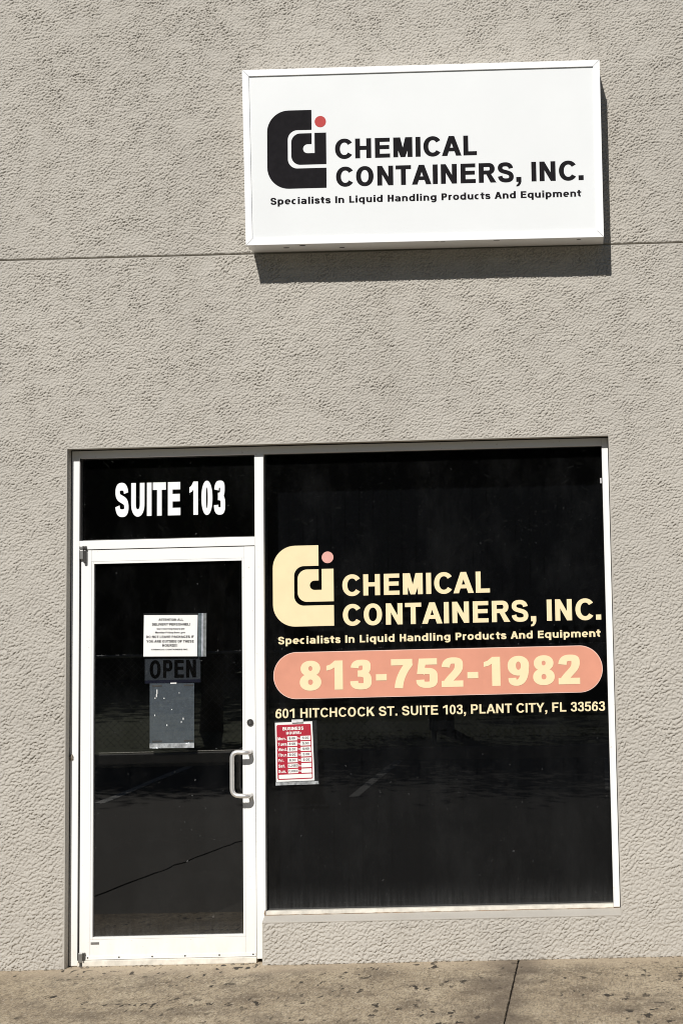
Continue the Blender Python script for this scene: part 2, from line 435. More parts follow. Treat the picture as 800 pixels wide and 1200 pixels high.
def glyph(ch, w, t):
    """list of (outline, holes) with cap height 1, and the advance"""
    if ch in LOW:
        A = LOW[ch]/.729; X = .755; l = .10; r = A-.085; c = (l+r)/2
        if ch in 'ec': l = .065; r = A-.05; c = (l+r)/2
        if ch in 'o': return [ring(A/2, X/2, A/2-.055, X/2+.012, w, t)], A
        if ch == 'i': return [rect(l+.01, 0, l+.01+w, X), rect(l+.01, .84, l+.01+w, 1.03)], A
        if ch == 'l': return [rect(l+.01, 0, l+.01+w, 1.04)], A
        if ch in 'pq':
            S = [ring(A/2, X/2, A/2-.075, X/2+.012, w, t)]
            return S + [rect(l, -.28, l+w, X) if ch == 'p' else rect(r-w, -.28, r, X)], A
        if ch in 'bd':
            S = [ring(A/2, X/2, A/2-.075, X/2+.012, w, t)]
            return S + [rect(l, 0, l+w, 1.04) if ch == 'b' else rect(r-w, 0, r, 1.04)], A
        if ch == 'g':
            S = [ring(A/2, X/2+.01, A/2-.075, X/2, w, t), rect(r-w, .05, r, X)]
            return S + [stroke(path([(r-w/2, .1)], arc(c, .0, r-w/2-c, .28-t/2, 0, -150, 14)), w, t)], A
        if ch in 'nhm':
            if ch == 'm':
                q = (r-l-w)/2
                return [rect(l, 0, l+w, X)] + [stroke(path(arc(l+w/2+q*k+q/2, X-.26, q/2, .26+.012-t/2, 175, 0, 16), [(l+w/2+q*(k+1), 0)]), w, t) for k in (0, 1)], A
            return [rect(l, 0, l+w, 1.04 if ch == 'h' else X), stroke(path(arc(c, X-.30, (r-l-w)/2, .30+.012-t/2, 175, 0, 16), [(r-w/2, 0)]), w, t)], A
        if ch == 'u':
            return [rect(r-w, 0, r, X), stroke(path([(l+w/2, X)], arc(c, .30, (r-l-w)/2, .30+.012-t/2, 180, 355, 16)), w, t)], A
        if ch == 'r':
            return [rect(l, 0, l+w, X), stroke(arc(l+w/2+.27, X-.30, .27, .30-t/2+.012, 170, 75, 10), w, t)], A
        if ch == 'c': return [stroke(arc(c+.02, X/2, r-l-w+.02 if False else (r-l)/2-w/2+.03, X/2-t/2+.012, 55, 305, 24, 2.15), w, t)], A
        if ch == 'e':
            rx, ry = (r-l)/2-w/2, X/2-t/2+.012
            return [stroke(arc(c, X/2, rx, ry, -3, 312, 28, 2.15), w, t), rect(l+w*.5, X/2-t*.42, r-.012, X/2+t*.30)], A
        if ch == 'a':
            l = .06
            return [stroke(path([(l+.09, X*.86)], arc((l+r)/2, X-.24, (r-l-w)/2, .24-t/2+.012, 120, 0, 12), [(r-w/2, 0)]), w, t),
                    ring((l+r)/2-.01, .225, (r-l)/2, .235, w, t*.9)], A
        if ch == 's': return [s_shape(.06, A-.06, 0, X, w, t)], A
        if ch == 't': return [stroke(path([(l+.08+w/2, .97)], arc(l+.08+w/2+.19, .20, .19, .20-t/2, 180, 275, 10)), w, t), rect(.03, X-t*.95, A-.04, X)], A
        if ch == 'f': return [stroke(path([(l+.06+w/2, 0)], arc(l+.06+w/2+.19, .82, .19, .22-t/2, 180, 85, 10)), w, t), rect(.03, X-t*.95, A-.02, X)], A
        if ch in 'vy':
            a, b = .02, A-.02; c = A/2
            S = [([(a, X), (a+w*1.05, X), (c+w*.5, 0), (c-w*.5, 0)], []), ([(b, X), (b-w*1.05, X), (c-w*.5, 0), (c+w*.5, 0)], [])]
            if ch == 'y': S.append(([(c-w*.5, 0), (c+w*.5, 0), (c-.02, -.28), (c-.3, -.28), (c-.3, -.14), (c-.13, -.14)], []))
            return S, A
    A = ADV.get(ch, 600)/716; sb = SIDE.get(ch, .068); l, r = sb, A-sb; c = (l+r)/2
    if ch in 'HNMEFLKBDPRUI': l = .095
    if ch in 'HNMUDI': r = A-.095
    c = (l+r)/2; ov = .015
    if ch == ' ': return [], A
    if ch == 'I': return [rect(A/2-w/2, 0, A/2+w/2, 1)], A
    if ch == 'H': return [rect(l, 0, l+w, 1), rect(r-w, 0, r, 1), rect(l+w, .52-t/2, r-w, .52+t/2)], A
    if ch == 'E': return [rect(l, 0, l+w, 1), rect(l+w, 0, r, t), rect(l+w, 1-t, r-.01, 1), rect(l+w, .53-t/2, r-.04, .53+t/2)], A
    if ch == 'F': return [rect(l, 0, l+w, 1), rect(l+w, 1-t, r, 1), rect(l+w, .5-t/2, r-.06, .5+t/2)], A
    if ch == 'L': return [rect(l, 0, l+w, 1), rect(l+w, 0, r, t)], A
    if ch == 'T': return [rect(c-w/2, 0, c+w/2, 1), rect(l, 1-t, r, 1)], A
    if ch == 'N': return [rect(l, 0, l+w, 1), rect(r-w, 0, r, 1), ([(l, 1), (l+w, 1), (r, 0), (r-w, 0)], [])], A
    if ch == 'M':
        q = w*.98
        return [rect(l, 0, l+q, 1), rect(r-q, 0, r, 1), ([(l, 1), (l+q*1.45, 1), (c+q*.48, 0), (c-q*.48, 0)], []), ([(r, 1), (r-q*1.45, 1), (c-q*.48, 0), (c+q*.48, 0)], [])], A
    if ch == 'A':
        l, r = .005, A-.005; c = A/2; k = w*1.1
        return [([(l, 0), (l+k, 0), (c+w*.50, 1), (c-w*.55, 1)], []), ([(r, 0), (r-k, 0), (c-w*.50, 1), (c+w*.55, 1)], []), rect(l+.22, .225, r-.22, .225+t*.92)], A
    if ch == 'V': return [([(0, 1), (w*1.1, 1), (c+w*.5, 0), (c-w*.5, 0)], []), ([(A, 1), (A-w*1.1, 1), (c-w*.5, 0), (c+w*.5, 0)], [])], A
    if ch == 'W':
        S = []; q = w*.9
        for a, b in ((0, A*.27), (A*.27, A*.5), (A*.5, A*.73), (A*.73, A)):
            i = S.__len__() % 2
            ya, yb = (1, 0) if i == 0 else (0, 1)
            S.append(([(a-q*.3, ya), (a+q*.7, ya), (b+q*.5, yb), (b-q*.5, yb)], []))
        return S, A
    if ch == 'Y': return [rect(c-w/2, 0, c+w/2, .44), ([(0, 1), (w*1.18, 1), (c+w*.5, .40), (c-w*.5, .40)], []), ([(A, 1), (A-w*1.18, 1), (c-w*.5, .40), (c+w*.5, .40)], [])], A
    if ch == 'K': return [rect(l, 0, l+w, 1), ([(l+w*.8, .27), (l+w*.8, .55), (r-w*1.3, 1), (r-.0, 1)], []), ([(l+w+.08, .50), (l+w+.25, .66), (r+.03, 0), (r-w*1.22, 0)], [])], A
    if ch in 'CG':
        r -= .055; l += .01; rx, ry = (r-l-.70*w)/1.80, .5+ov-t/2
        S = [stroke(arc(l+w/2+rx, .5, rx, ry, 36 if ch == 'C' else 42, 324 if ch == 'C' else 318, 40, 2.1), w, t)]
        if ch == 'G': S += [rect(r-w*.9, .1, r, .48), rect(c, .48-t, r, .48)]
        return S, A
    if ch in 'OQ': return [ring(A/2, .5, A/2-.095, .5+ov, w, t)], A
    if ch == 'D': return [rect(l, 0, l+w, 1), bowl(l+w, r, 0, 1, w, t, c-.02)], A
    if ch == 'P': return [rect(l, 0, l+w, 1), bowl(l+w, r, .37, 1, w, t, c+.08)], A
    if ch == 'R': return [rect(l, 0, l+w, 1), bowl(l+w, r-.03, .42, 1, w, t, c+.08), ([(c-.06, .46), (c+.16, .50), (r+.05, 0), (r+.05-w*1.2, 0)], [])], A
    if ch == 'B': return [rect(l, 0, l+w, 1), bowl(l+w, r-.03, .53-t*.4, 1, w, t, c+.08), bowl(l+w, r, 0, .53+t*.4, w, t, c+.10)], A
    if ch == 'U': return [stroke(path([(l+w/2, 1)], arc(c, .37, (r-l-w)/2, .37+ov-t/2, 180, 360, 24, 2.2), [(r-w/2, 1)]), w, t)], A
    if ch == 'S': return [s_shape(l-.005, r+.005, 0, 1, w, t)], A
    if ch == '.': return [rect(A/2-w*.52, 0, A/2+w*.52, w*.98)], A
    if ch == ':': return [rect(A/2-w*.52, 0, A/2+w*.52, w*.98), rect(A/2-w*.52, .72-w*.98, A/2+w*.52, .72)], A
    if ch == '!': return [rect(A/2-w*.5, 0, A/2+w*.5, t), ([(A/2-w*.52, 1), (A/2+w*.52, 1), (A/2+w*.35, .28), (A/2-w*.35, .28)], [])], A
    if ch == ',': return [rect(A/2-w*.52, 0, A/2+w*.52, w*.98), ([(A/2-.02, .01), (A/2+w*.52, .01), (A/2+w*.40, -.10), (A/2+.0, -.22), (A/2-w*.52, -.24), (A/2-w*.52, -.16), (A/2-.05, -.11)], [])], A
    if ch == '-': return [rect(.06, .28, A-.06, .28+t*1.0)], A
    if ch == '0': return [ring(A/2, .5, A/2-.05, .5+ov, w, t*.9)], A
    if ch == '1':
        s = A-.16-w
        return [rect(s, 0, s+w, 1), ([(l, .66), (l, .825), (l+.12, .87), (s+.01, 1.0), (s+w*.6, 1.0), (s+w*.3, .74), (s, .765), (l+.16, .70)], [])], A
    if ch == '7': return [rect(l, 1-t, r, 1), stroke(path([(r-w*.35, 1-t*.6)], bez((r-w*.5, 1-t), (c+.10, .66), (c-.08, .36), (c-.10, 0))), w, t*1.0)], A
    l, r = .045, A-.045; c = A/2; xl, xr = l+w/2, r-w/2; top, bot = 1-t/2+ov, t/2-ov
    if ch == '2':
        return [stroke(path(bez((xl, .68), (xl+.02, .86), (c-.12, top), (c+.01, top)), bez((c+.01, top), (c+.20, top), (xr, .89), (xr, .72)),
                            bez((xr, .72), (xr, .50), (c-.02, .40), (l+w*.62, t*.55))), w, t), rect(l, 0, r, t)], A
    if ch == '3':
        return [stroke(path(bez((xl+.01, .73), (xl+.03, .88), (c-.12, top), (c, top)), bez((c, top), (c+.18, top), (xr-.03, .90), (xr-.03, .755)),
                            bez((xr-.03, .755), (xr-.03, .62), (c+.14, .535), (c-.10, .535))), w*.97, t*.95),
                stroke(path(bez((c-.10, .535), (c+.18, .535), (xr, .44), (xr, .29)), bez((xr, .29), (xr, .12), (c+.18, bot), (c, bot)),
                            bez((c, bot), (c-.14, bot), (xl-.01, .12), (xl-.01, .28))), w*.97, t)], A
    if ch == '5':
        return [rect(l+.10, 1-t, r-.02, 1), ([(l+.085, 1), (l+.085+w*.95, 1), (l+w*.88, .46), (l+.02, .47)], []),
                stroke(path(bez((xl+.02, .50), (xl+.08, .60), (c-.05, .655-t*.42), (c+.04, .655-t*.42)), bez((c+.04, .655-t*.42), (c+.2, .655-t*.42), (xr, .47), (xr, .33)),
                            bez((xr, .33), (xr, .13), (c+.18, bot), (c, bot)), bez((c, bot), (c-.14, bot), (xl-.01, .12), (xl-.01, .27))), w*.97, t)], A
    if ch in '69':
        S = [ring(c, .325, A/2-.045, .325+ov, w, t*.92),
             stroke(path(bez((xl, .33), (xl-.005, .72), (c-.10, top), (c+.05, top)), bez((c+.05, top), (c+.16, top), (xr-.01, .88), (xr-.01, .74))), w*.95, t)]
        if ch == '9': S = [([(A-x, 1-y) for x, y in o], [[(A-x, 1-y) for x, y in h] for h in hs]) for o, hs in S]
        return S, A
    if ch == '8': return [ring(c, .745, A/2-.075, .255+ov, w*.95, t*.88), ring(c, .275, A/2-.045, .275+ov, w, t*.92)], A
    return [rect(l, 0, r, t)], A

def inside(p, poly):
    x, y = p; c = False; j = len(poly)-1
    for i in range(len(poly)):
        xi, yi = poly[i]; xj, yj = poly[j]
        if (yi > y) != (yj > y) and x < (xj-xi)*(y-yi)/(yj-yi)+xi: c = not c
        j = i
    return c

def winding(p, poly):
    x, y = p; wn = 0
    for i in range(len(poly)):
        (x0, y0), (x1, y1) = poly[i-1], poly[i]
        s = (x1-x0)*(y-y0) - (x-x0)*(y1-y0)
        if y0 <= y < y1 and s > 0: wn += 1
        elif y1 <= y < y0 and s < 0: wn -= 1
    return wn != 0

_cache = {}
def fill(shapes, key=None):
    """union of outlines (with holes) -> triangles"""
    if key is not None and key in _cache: return _cache[key]
    vs, es = [], []
    for o, hs in shapes:
        for poly in [o]+hs:
            b = len(vs); vs += [Vector(p) for p in poly]
            es += [(b+i, b+(i+1) % len(poly)) for i in range(len(poly))]
    ov, oe, of, *_ = delaunay_2d_cdt(vs, es, [], 0, 1e-6)
    keep = []
    for f in of:
        cx = sum(ov[i].x for i in f)/len(f); cy = sum(ov[i].y for i in f)/len(f)
        if any(winding((cx, cy), o) and not any(winding((cx, cy), h) for h in hs) for o, hs in shapes): keep.append(tuple(f))
    res = ([tuple(v) for v in ov], keep)
    if key is not None: _cache[key] = res
    return res

def plate(mb, tri, fmap, y, th, mi=0):
    """2D triangles -> thin plate in the wall's plane; fmap maps 2D to (x, z); y = front"""
    vs, fs = tri
    used = sorted({i for f in fs for i in f}); idx = {v: k for k, v in enumerate(used)}
    P = [fmap(*vs[i]) for i in used]; n = len(P)
    V = [(x, y, z) for x, z in P] + [(x, y+th, z) for x, z in P]
    F = [[idx[i] for i in f] for f in fs]
    cnt = {}
    for f in F:
        for a, b in zip(f, f[1:]+f[:1]):
            k = (min(a, b), max(a, b)); cnt[k] = cnt.get(k, 0)+1
    S = [(a, b, b+n, a+n) for (a, b), c in cnt.items() if c == 1]
    mb.add(V, F + S + [[i+n for i in f[::-1]] for f in F], mi)

def text(mb, s, x0, z0, width, cap, y, w=.21, t=.175, th=.0006, mi=0, fmap=None, track=0.0, align='l', force=True, sp=None):
    """one line: ink starts at x0, ink width = width, baseline z0"""
    items = []; pen = 0; lo, hi = 1e9, -1e9
    for ch in s:
        g, adv = glyph(ch, w, t)
        if g:
            tri = fill(g, (ch, w, t))
            items.append((tri, pen))
            xs = [tri[0][i][0]+pen for f in tri[1] for i in f]
            lo = min(lo, min(xs)); hi = max(hi, max(xs))
        pen += (adv if ch != ' ' or not sp else sp) + track
    k = width/(hi-lo) if force else cap
    if not force:
        if align == 'c': x0 = x0 - (hi-lo)*k/2
    for tri, p in items:
        def f(u, v, p=p):
            q = (x0+(u+p-lo)*k, z0+v*cap)
            return fmap(*q) if fmap else q
        plate(mb, tri, f, y, th, mi)

def rrect(x0, z0, x1, z1, r, n=8):
    return ([p for cx, cz, a in ((x1-r, z0+r, -90), (x1-r, z1-r, 0), (x0+r, z1-r, 90), (x0+r, z0+r, 180)) for p in arc(cx, cz, r, r, a, a+90, n)], [])

def quad(TL, TR, BL, BR):
    def f(u, v):                                       # v = 0 at the top
        return tuple((TL[k]*(1-u)+TR[k]*u)*(1-v) + (BL[k]*(1-u)+BR[k]*u)*v for k in (0, 1))
    return f

def logo_shapes():
    """two nested letter forms and the dot, in a 260 x 345 box, y downwards"""
    def q(cx, cy, r, a0, a1): return [(cx+r*math.cos(R(a)), cy+r*math.sin(R(a))) for a in [a0+(a1-a0)*i/12 for i in range(13)]]
    o = [(196, 0), (196, 88)] + q(133, 130, 42, 270, 180) + q(133, 215, 42, 180, 90) + [(260, 257), (260, 345)] + q(95, 250, 95, 90, 180) + q(95, 95, 95, 180, 270)
    d = [(196, 103), (196, 151)] + q(178, 171, 20, 270, 90) + [(209, 191), (209, 102), (260, 102), (260, 241)] + q(146, 201, 40, 90, 180) + q(146, 143, 40, 180, 270)
    dot = q(235, 53, 25, 0, 360)[:-1]
    dot = [(235+25*math.cos(2*math.pi*i/32), 53+25*math.sin(2*math.pi*i/32)) for i in range(32)]
    return [(o, []), (d, [])], [(dot, [])]

# ------------------------------------------------------------------ the place: main measures (metres)
W_, H_, SILL, XB = 2.8376, 2.660, 0.2118, 1.010       # opening; bulkhead below the window
J = 3.6761                                             # joint in the wall
YF, YG, YD, YDG = 0.075, 0.125, 0.082, 0.104           # frame front, window glass, door front, door glass

# ---- ground
def sheet(name, x0, x1, y0, y1, z, mat, kind='structure'):
    mb = MB(); mb.add([(x0, y0, z), (x1, y0, z), (x1, y1, z), (x0, y1, z)], [(0, 1, 2, 3)])
    return tag(mb.build(name, mat), kind=kind)
g = sheet('ground', -400, 400, -400, 400, -0.16, M['grass'])
sheet('parking_lot', -30, 30, -13.0, -1.58, -0.012, M['lot'])
mb = MB()
for x in (-4.65, -2.15, 0.35, 2.85, 5.35): mb.box(x-0.05, x+0.05, -12.9, -8.7, -0.012, -0.008, 0)
tag(mb.build('parking_lines', M['line']), kind='structure')
mb = MB(); mb.box(-30, 30, -13.16, -13.0, -0.15, 0.13, 0.02)
tag(mb.build('kerb', M['kerb']), kind='structure')
sheet('grass_verge', -40, 40, -60, -13.16, 0.02, M['grass'])

mb = MB(); rk = random.Random(2)
pts = [(-.62+.60*t+.02*rk.gauss(0, 1)*.4, -1.7-4.3*t, -.0135) for t in [i/30 for i in range(31)]]
mb.tube(pts, [.010+.006*rk.random() for _ in pts], 6, flat=.3)
tag(mb.build('paving_crack', M['crack']), kind='structure')

# sidewalk: two slabs with a worn joint between them
rnd = random.Random(5)
mb = MB()
ys = [0.2 - i*0.0125 for i in range(143)]
def slab_edge(side):
    o = []
    for y in ys:
        x = 2.3135 + 0.0029*y + (0.0024 + abs(rnd.gauss(0, .0022)) + (0.010*rnd.random() if rnd.random() < .16 else 0))*side
        o.append((x, y))
    return o
le, re_ = slab_edge(-1), slab_edge(1)
for ed, xo in ((le, -30), (re_, 30)):
    vs = [(x, y, 0) for x, y in ed] + [(xo, y, 0) for x, y in ed] + [(x, y, -.11) for x, y in ed]
    n = len(ed)
    mb.add(vs, [(i, i+1, n+i+1, n+i) for i in range(n-1)] + [(i, 2*n+i, 2*n+i+1, i+1) for i in range(n-1)])
tag(mb.build('sidewalk', M['concrete']), kind='structure')
mb = MB(); mb.add([(2.25, -1.58, -.014), (2.36, -1.58, -.014), (2.36, .1, -.014), (2.25, .1, -.014)], [(0, 1, 2, 3)])
tag(mb.build('joint_soil', M['dirt']), kind='structure')

# ------------------------------------------------------------------ the building
bld = thing('shop_building', 'grey stucco shop building with a white framed glass door and a large dark shop window', 'building', (1.4, 0, 0))

# ---- stucco wall, trowelled texture as real relief
rng = np.random.default_rng(11)
NT, STEP = 3000, 0.003
white = np.fft.rfft2(rng.standard_normal((NT, NT)).astype(np.float32))
white2 = np.fft.rfft2(rng.standard_normal((NT, NT)).astype(np.float32))
kx = np.fft.rfftfreq(NT, STEP)[None, :]; ky = np.fft.fftfreq(NT, STEP)[:, None]
kk = np.sqrt(kx**2+ky**2)
def band(wh, lam, bw):
    k0 = 1/lam
    an = 1+0.24*np.cos(2*(np.arctan2(ky, kx)+0.95))     # trowel strokes lean to the right
    f = np.fft.irfft2(wh*an*np.exp(-0.5*((kk-k0)/(bw*k0))**2), s=(NT, NT)); return f/f.std()
def low(wh, lam):
    f = np.fft.irfft2(wh*np.exp(-0.5*(kk*lam)**2), s=(NT, NT)); return f/f.std()
def sst(x, a, b):
    t = np.clip((x-a)/(b-a), 0, 1); return t*t*(3-2*t)
n1 = band(white, 0.027, 0.60) + 0.60*band(white2, 0.0135, 0.5); n1 /= n1.std()
n2 = band(white2, 0.019, 0.60) + 0.65*band(white, 0.0098, 0.5); n2 /= n2.std()
n3 = band(white, 0.0085, 0.35)
mod = low(white2, 0.13)
f1 = sst(n1, -0.72, -0.28) + 0.26*sst(n1, .55, 1.1) + 0.07*n3
f2 = sst(n2, -0.74, -0.28) + 0.30*sst(n2, .55, 1.15) + 0.06*n3
relief = (f1, f2, np.clip(0.88+0.15*mod, 0.45, 1.25))
def sample(a, X, Z):
    u = (X/STEP) % NT; v = (Z/STEP) % NT
    i = np.floor(u).astype(int); j = np.floor(v).astype(int); fu = u-i; fv = v-j
    i1 = (i+1) % NT; j1 = (j+1) % NT; i %= NT; j %= NT
    return a[j, i]*(1-fu)*(1-fv) + a[j, i1]*fu*(1-fv) + a[j1, i]*(1-fu)*fv + a[j1, i1]*fu*fv
xs = np.concatenate([np.arange(-2.6, -.42, .009), np.arange(-.42, 3.36, .0028), np.arange(3.36, 5.6, .009)])
zs = np.concatenate([np.arange(0.003, 5.18, .0028), np.arange(5.184, 6.5, .009)])
for e in (0, W_, XB): xs[np.argmin(abs(xs-e))] = e
for e in (SILL, H_): zs[np.argmin(abs(zs-e))] = e
zs = zs[(zs < J-.0075) | (zs > J+.0075)]
GR = [J-.0052, J-.0048, J+.0044, J+.0048]
zs = np.sort(np.concatenate([zs, GR]))
X, Z = np.meshgrid(xs, zs)
Xs, Zs = X+2.0, Z+1.0
blend = sst(Z, 1.2, 3.0)
h = sample(relief[0], Xs, Zs)*(1-blend) + sample(relief[1], Xs, Zs)*blend
h = h*sample(relief[2], Xs, Zs)
# edge fade at the opening and the joint
dx = np.maximum(np.maximum(-X, X-W_), 0); dzt = np.maximum(Z-H_, 0)
def rect_dist(x0, x1, z0, z1):
    ddx = np.maximum(np.maximum(x0-X, X-x1), 0); ddz = np.maximum(np.maximum(z0-Z, Z-z1), 0)
    return np.hypot(ddx, ddz)
dist = np.minimum(rect_dist(0, W_, SILL, H_), rect_dist(0, XB, -1, H_))
fade = sst(dist, 0.001, 0.014)*sst(abs(Z-J), .004, .011)
AMP = 0.0062
Y = -(h-0.55)*AMP*fade
Y = Y + rng.normal(0, .00012, Y.shape)*fade
for zz in GR[1:3]: Y[np.argmin(abs(zs-zz))] = 0.016
Z = Z.copy(); Z[0] = np.clip(-0.004+0.0045*sample(band(white2, .06, .5), Xs[0], Xs[0]*0+3), -.004, .006)
nz, nx = X.shape
V = np.stack([X, Y, Z], -1).reshape(-1, 3)
cx = (xs[:-1]+xs[1:])/2; cz = (zs[:-1]+zs[1:])/2
CX, CZ = np.meshgrid(cx, cz)
hole = ((CX > 0) & (CX < W_) & (CZ > SILL) & (CZ < H_)) | ((CX > 0) & (CX < XB) & (CZ < H_))
jj, ii = np.nonzero(~hole)
a = jj*nx+ii
F = np.stack([a, a+1, a+nx+1, a+nx], -1)
# drop unused vertices
used = np.unique(F); remap = np.full(len(V), -1, int); remap[used] = np.arange(len(used))
V = V[used]; F = remap[F]
# plain pieces: reveals, and the rest of the wall out to the building's ends
ev, ef, es_ = [], [], []
def q4(p):
    b = len(V)+len(ev); ev.extend(p); ef.append([b, b+1, b+2, b+3])
D_ = 0.13
XA, XZ = float(xs[0]), float(xs[-1])
q4([(0, 0, 0), (0, D_, 0), (0, D_, H_), (0, 0, H_)])
q4([(0, 0, H_), (0, D_, H_), (W_, D_, H_), (W_, 0, H_)])
q4([(W_, 0, H_), (W_, D_, H_), (W_, D_, SILL), (W_, 0, SILL)])
q4([(XB, 0, SILL), (XB, D_, SILL), (XB, D_, 0), (XB, 0, 0)])
for x0, x1, z0, z1 in ((-8, XA, 0, J-.0048), (-8, XA, J+.0046, 6.6), (XZ, 12, 0, J-.0048), (XZ, 12, J+.0046, 6.6), (XA, XZ, float(zs[-1]), 6.6)):
    q4([(x0, 0, z0), (x1, 0, z0), (x1, 0, z1), (x0, 0, z1)])
q4([(-8, 0, 6.6), (12, 0, 6.6), (12, 14, 6.6), (-8, 14, 6.6)])
q4([(-8, 0, 0), (-8, 0, 6.6), (-8, 14, 6.6), (-8, 14, 0)])
q4([(12, 0, 0), (12, 14, 0), (12, 14, 6.6), (12, 0, 6.6)])
q4([(-8, 14, 0), (-8, 14, 6.6), (12, 14, 6.6), (12, 14, 0)])
q4([(-8, .016, J-.005), (XA, .016, J-.005), (XA, .016, J+.005), (-8, .016, J+.005)])
q4([(XZ, .016, J-.005), (12, .016, J-.005), (12, .016, J+.005), (XZ, .016, J+.005)])
AV = np.concatenate([V, np.array(ev)]).astype(np.float32)
AF = np.concatenate([F, np.array(ef)]).astype(np.int32)
me = bpy.data.meshes.new('wall')
me.vertices.add(len(AV)); me.vertices.foreach_set('co', AV.ravel())
me.loops.add(AF.size); me.loops.foreach_set('vertex_index', AF.ravel())
me.polygons.add(len(AF))
me.polygons.foreach_set('loop_start', np.arange(0, AF.size, 4, dtype=np.int32))
me.polygons.foreach_set('loop_total', np.full(len(AF), 4, dtype=np.int32))
sm = np.ones(len(AF), dtype=bool); sm[len(F):] = False
me.polygons.foreach_set('use_smooth', sm)
me.update(calc_edges=True)
me.materials.append(M['stucco']); me.materials.append(M['stucco_far'])
mi_ = np.zeros(len(AF), dtype=np.int32); mi_[len(F)+4:] = 1
me.polygons.foreach_set('material_index', mi_)
wall = link('wall', me, bld)
wall.matrix_parent_inverse = Matrix.Translation((-1.4, 0, 0))

# ---- dim room behind the glass
mb = MB()
x0, x1, y0, y1, z0, z1 = -1.0, 4.0, 0.20, 5.5, 0.001, 2.9
mb.add([(x0, y0, z0), (x1, y0, z0), (x1, y1, z0), (x0, y1, z0), (x0, y0, z1), (x1, y0, z1), (x1, y1, z1), (x0, y1, z1)],
       [(0, 1, 2, 3), (4, 7, 6, 5), (0, 3, 7, 4), (1, 5, 6, 2), (3, 2, 6, 7)])
xa, xb, zb, zt = 0, W_, 0.001, H_
mb.add([(x0, y0, z0), (xa, y0, z0), (xa, y0, z1), (x0, y0, z1)], [(0, 1, 2, 3)])
mb.add([(xb, y0, z0), (x1, y0, z0), (x1, y0, z1), (xb, y0, z1)], [(0, 1, 2, 3)])
mb.add([(xa, y0, zt), (xb, y0, zt), (xb, y0, z1), (xa, y0, z1)], [(0, 1, 2, 3)])
mb.add([(1.0, y0, z0), (xb, y0, z0), (xb, y0, .24), (1.0, y0, .24)], [(0, 1, 2, 3)])
mb.build('room', M['room'], bld)

# ---- fixed storefront frame
mb = MB()
YB = 0.185
mb.box(.0045, .0455, YF, YB, .004, 2.654)                      # left jamb
mb.box(2.8015, 2.8340, YF, YB, .2405, 2.654)                   # right jamb
mb.box(.0458, 2.8012, YF+.0006, YB, 2.6150, 2.654)             # head
mb.box(.9695, 1.0165, YF, YB, .020, 2.6147)                    # mullion
mb.box(.0458, .9692, YF+.0006, YB, 2.1345, 2.1800)             # transom bar
mb.build('storefront_frame', M['paint'], bld)
mb = MB()
mb.box(.0003, .0500, YF+.006, YB+.003, .0, 2.657, 0)
mb.box(2.8345, 2.8373, YF+.004, YB, .24, 2.657, 0)
mb.box(.051, 2.83, YF+.006, YB+.004, 2.6545, 2.6597, 0)
mb.build('sealant', M['sealant'], bld)
# lump of dried mud on the left jamb
bm = bmesh.new(); bmesh.ops.create_icosphere(bm, subdivisions=3, radius=.013)
rnd = random.Random(3)
for v in bm.verts:
    v.co = Vector((v.co.x*.9, v.co.y*.7, v.co.z*1.25))*(1+.22*math.sin(v.co.x*500)*math.cos(v.co.z*420)+rnd.uniform(-.06, .06))
    v.co += Vector((.010, YF-.003, 1.060))
    if v.co.z > 1.066: v.co.x = .012+(v.co.x-.012)*.6
mb = MB(); mb.bm(bm, 0, True)
lump = mb.build('mud_lump', M['mud'], bld)

# ---- transom light over the door
mb = MB()
for a_ in ((.0458, .0510, 2.1803, 2.6147), (.9640, .9692, 2.1803, 2.6147)): mb.box(a_[0], a_[1], YG-.012, YG+.012, a_[2], a_[3], .0006)
mb.box(.0513, .9637, YG-.012, YG+.012, 2.1803, 2.1850, .0006); mb.box(.0513, .9637, YG-.012, YG+.012, 2.6100, 2.6147, .0006)
trans = mb.build('transom_window', M['dark_metal'], bld)
mb = MB(); mb.box(.0512, .9638, YG, YG+.006, 2.1850, 2.6100, 0)
mb.build('glass', M['door_glass'], trans)
mb = MB(); text(mb, 'SUITE 103', .2226, 2.3052, .5827, .1765, YG-.0012, w=.285, t=.225, th=.001)
mb.build('lettering', M['white_vinyl'], trans)

# ---- shop window
mb = MB()
mb.box(1.0168, 2.8012, YF+.0004, YB, .2360, .2560)
win = mb.build('window', M['old_paint'], bld)
mb = MB()
for a_ in ((1.0168, 1.0185, .2563, 2.6147), (2.7995, 2.8012, .2563, 2.6147)): mb.box(a_[0], a_[1], YG-.010, YG+.012, a_[2], a_[3], .0004)
mb.box(1.0188, 2.7992, YG-.010, YG+.012, .2563, .2585, .0004); mb.box(1.0188, 2.7992, YG-.010, YG+.012, 2.6120, 2.6147, .0004)
mb.build('gasket', M['dark_metal'], win)
mb = MB(); mb.box(1.0187, 2.7993, YG, YG+.006, .2586, 2.6119, 0)
mb.build('glass', M['film_glass'], win)
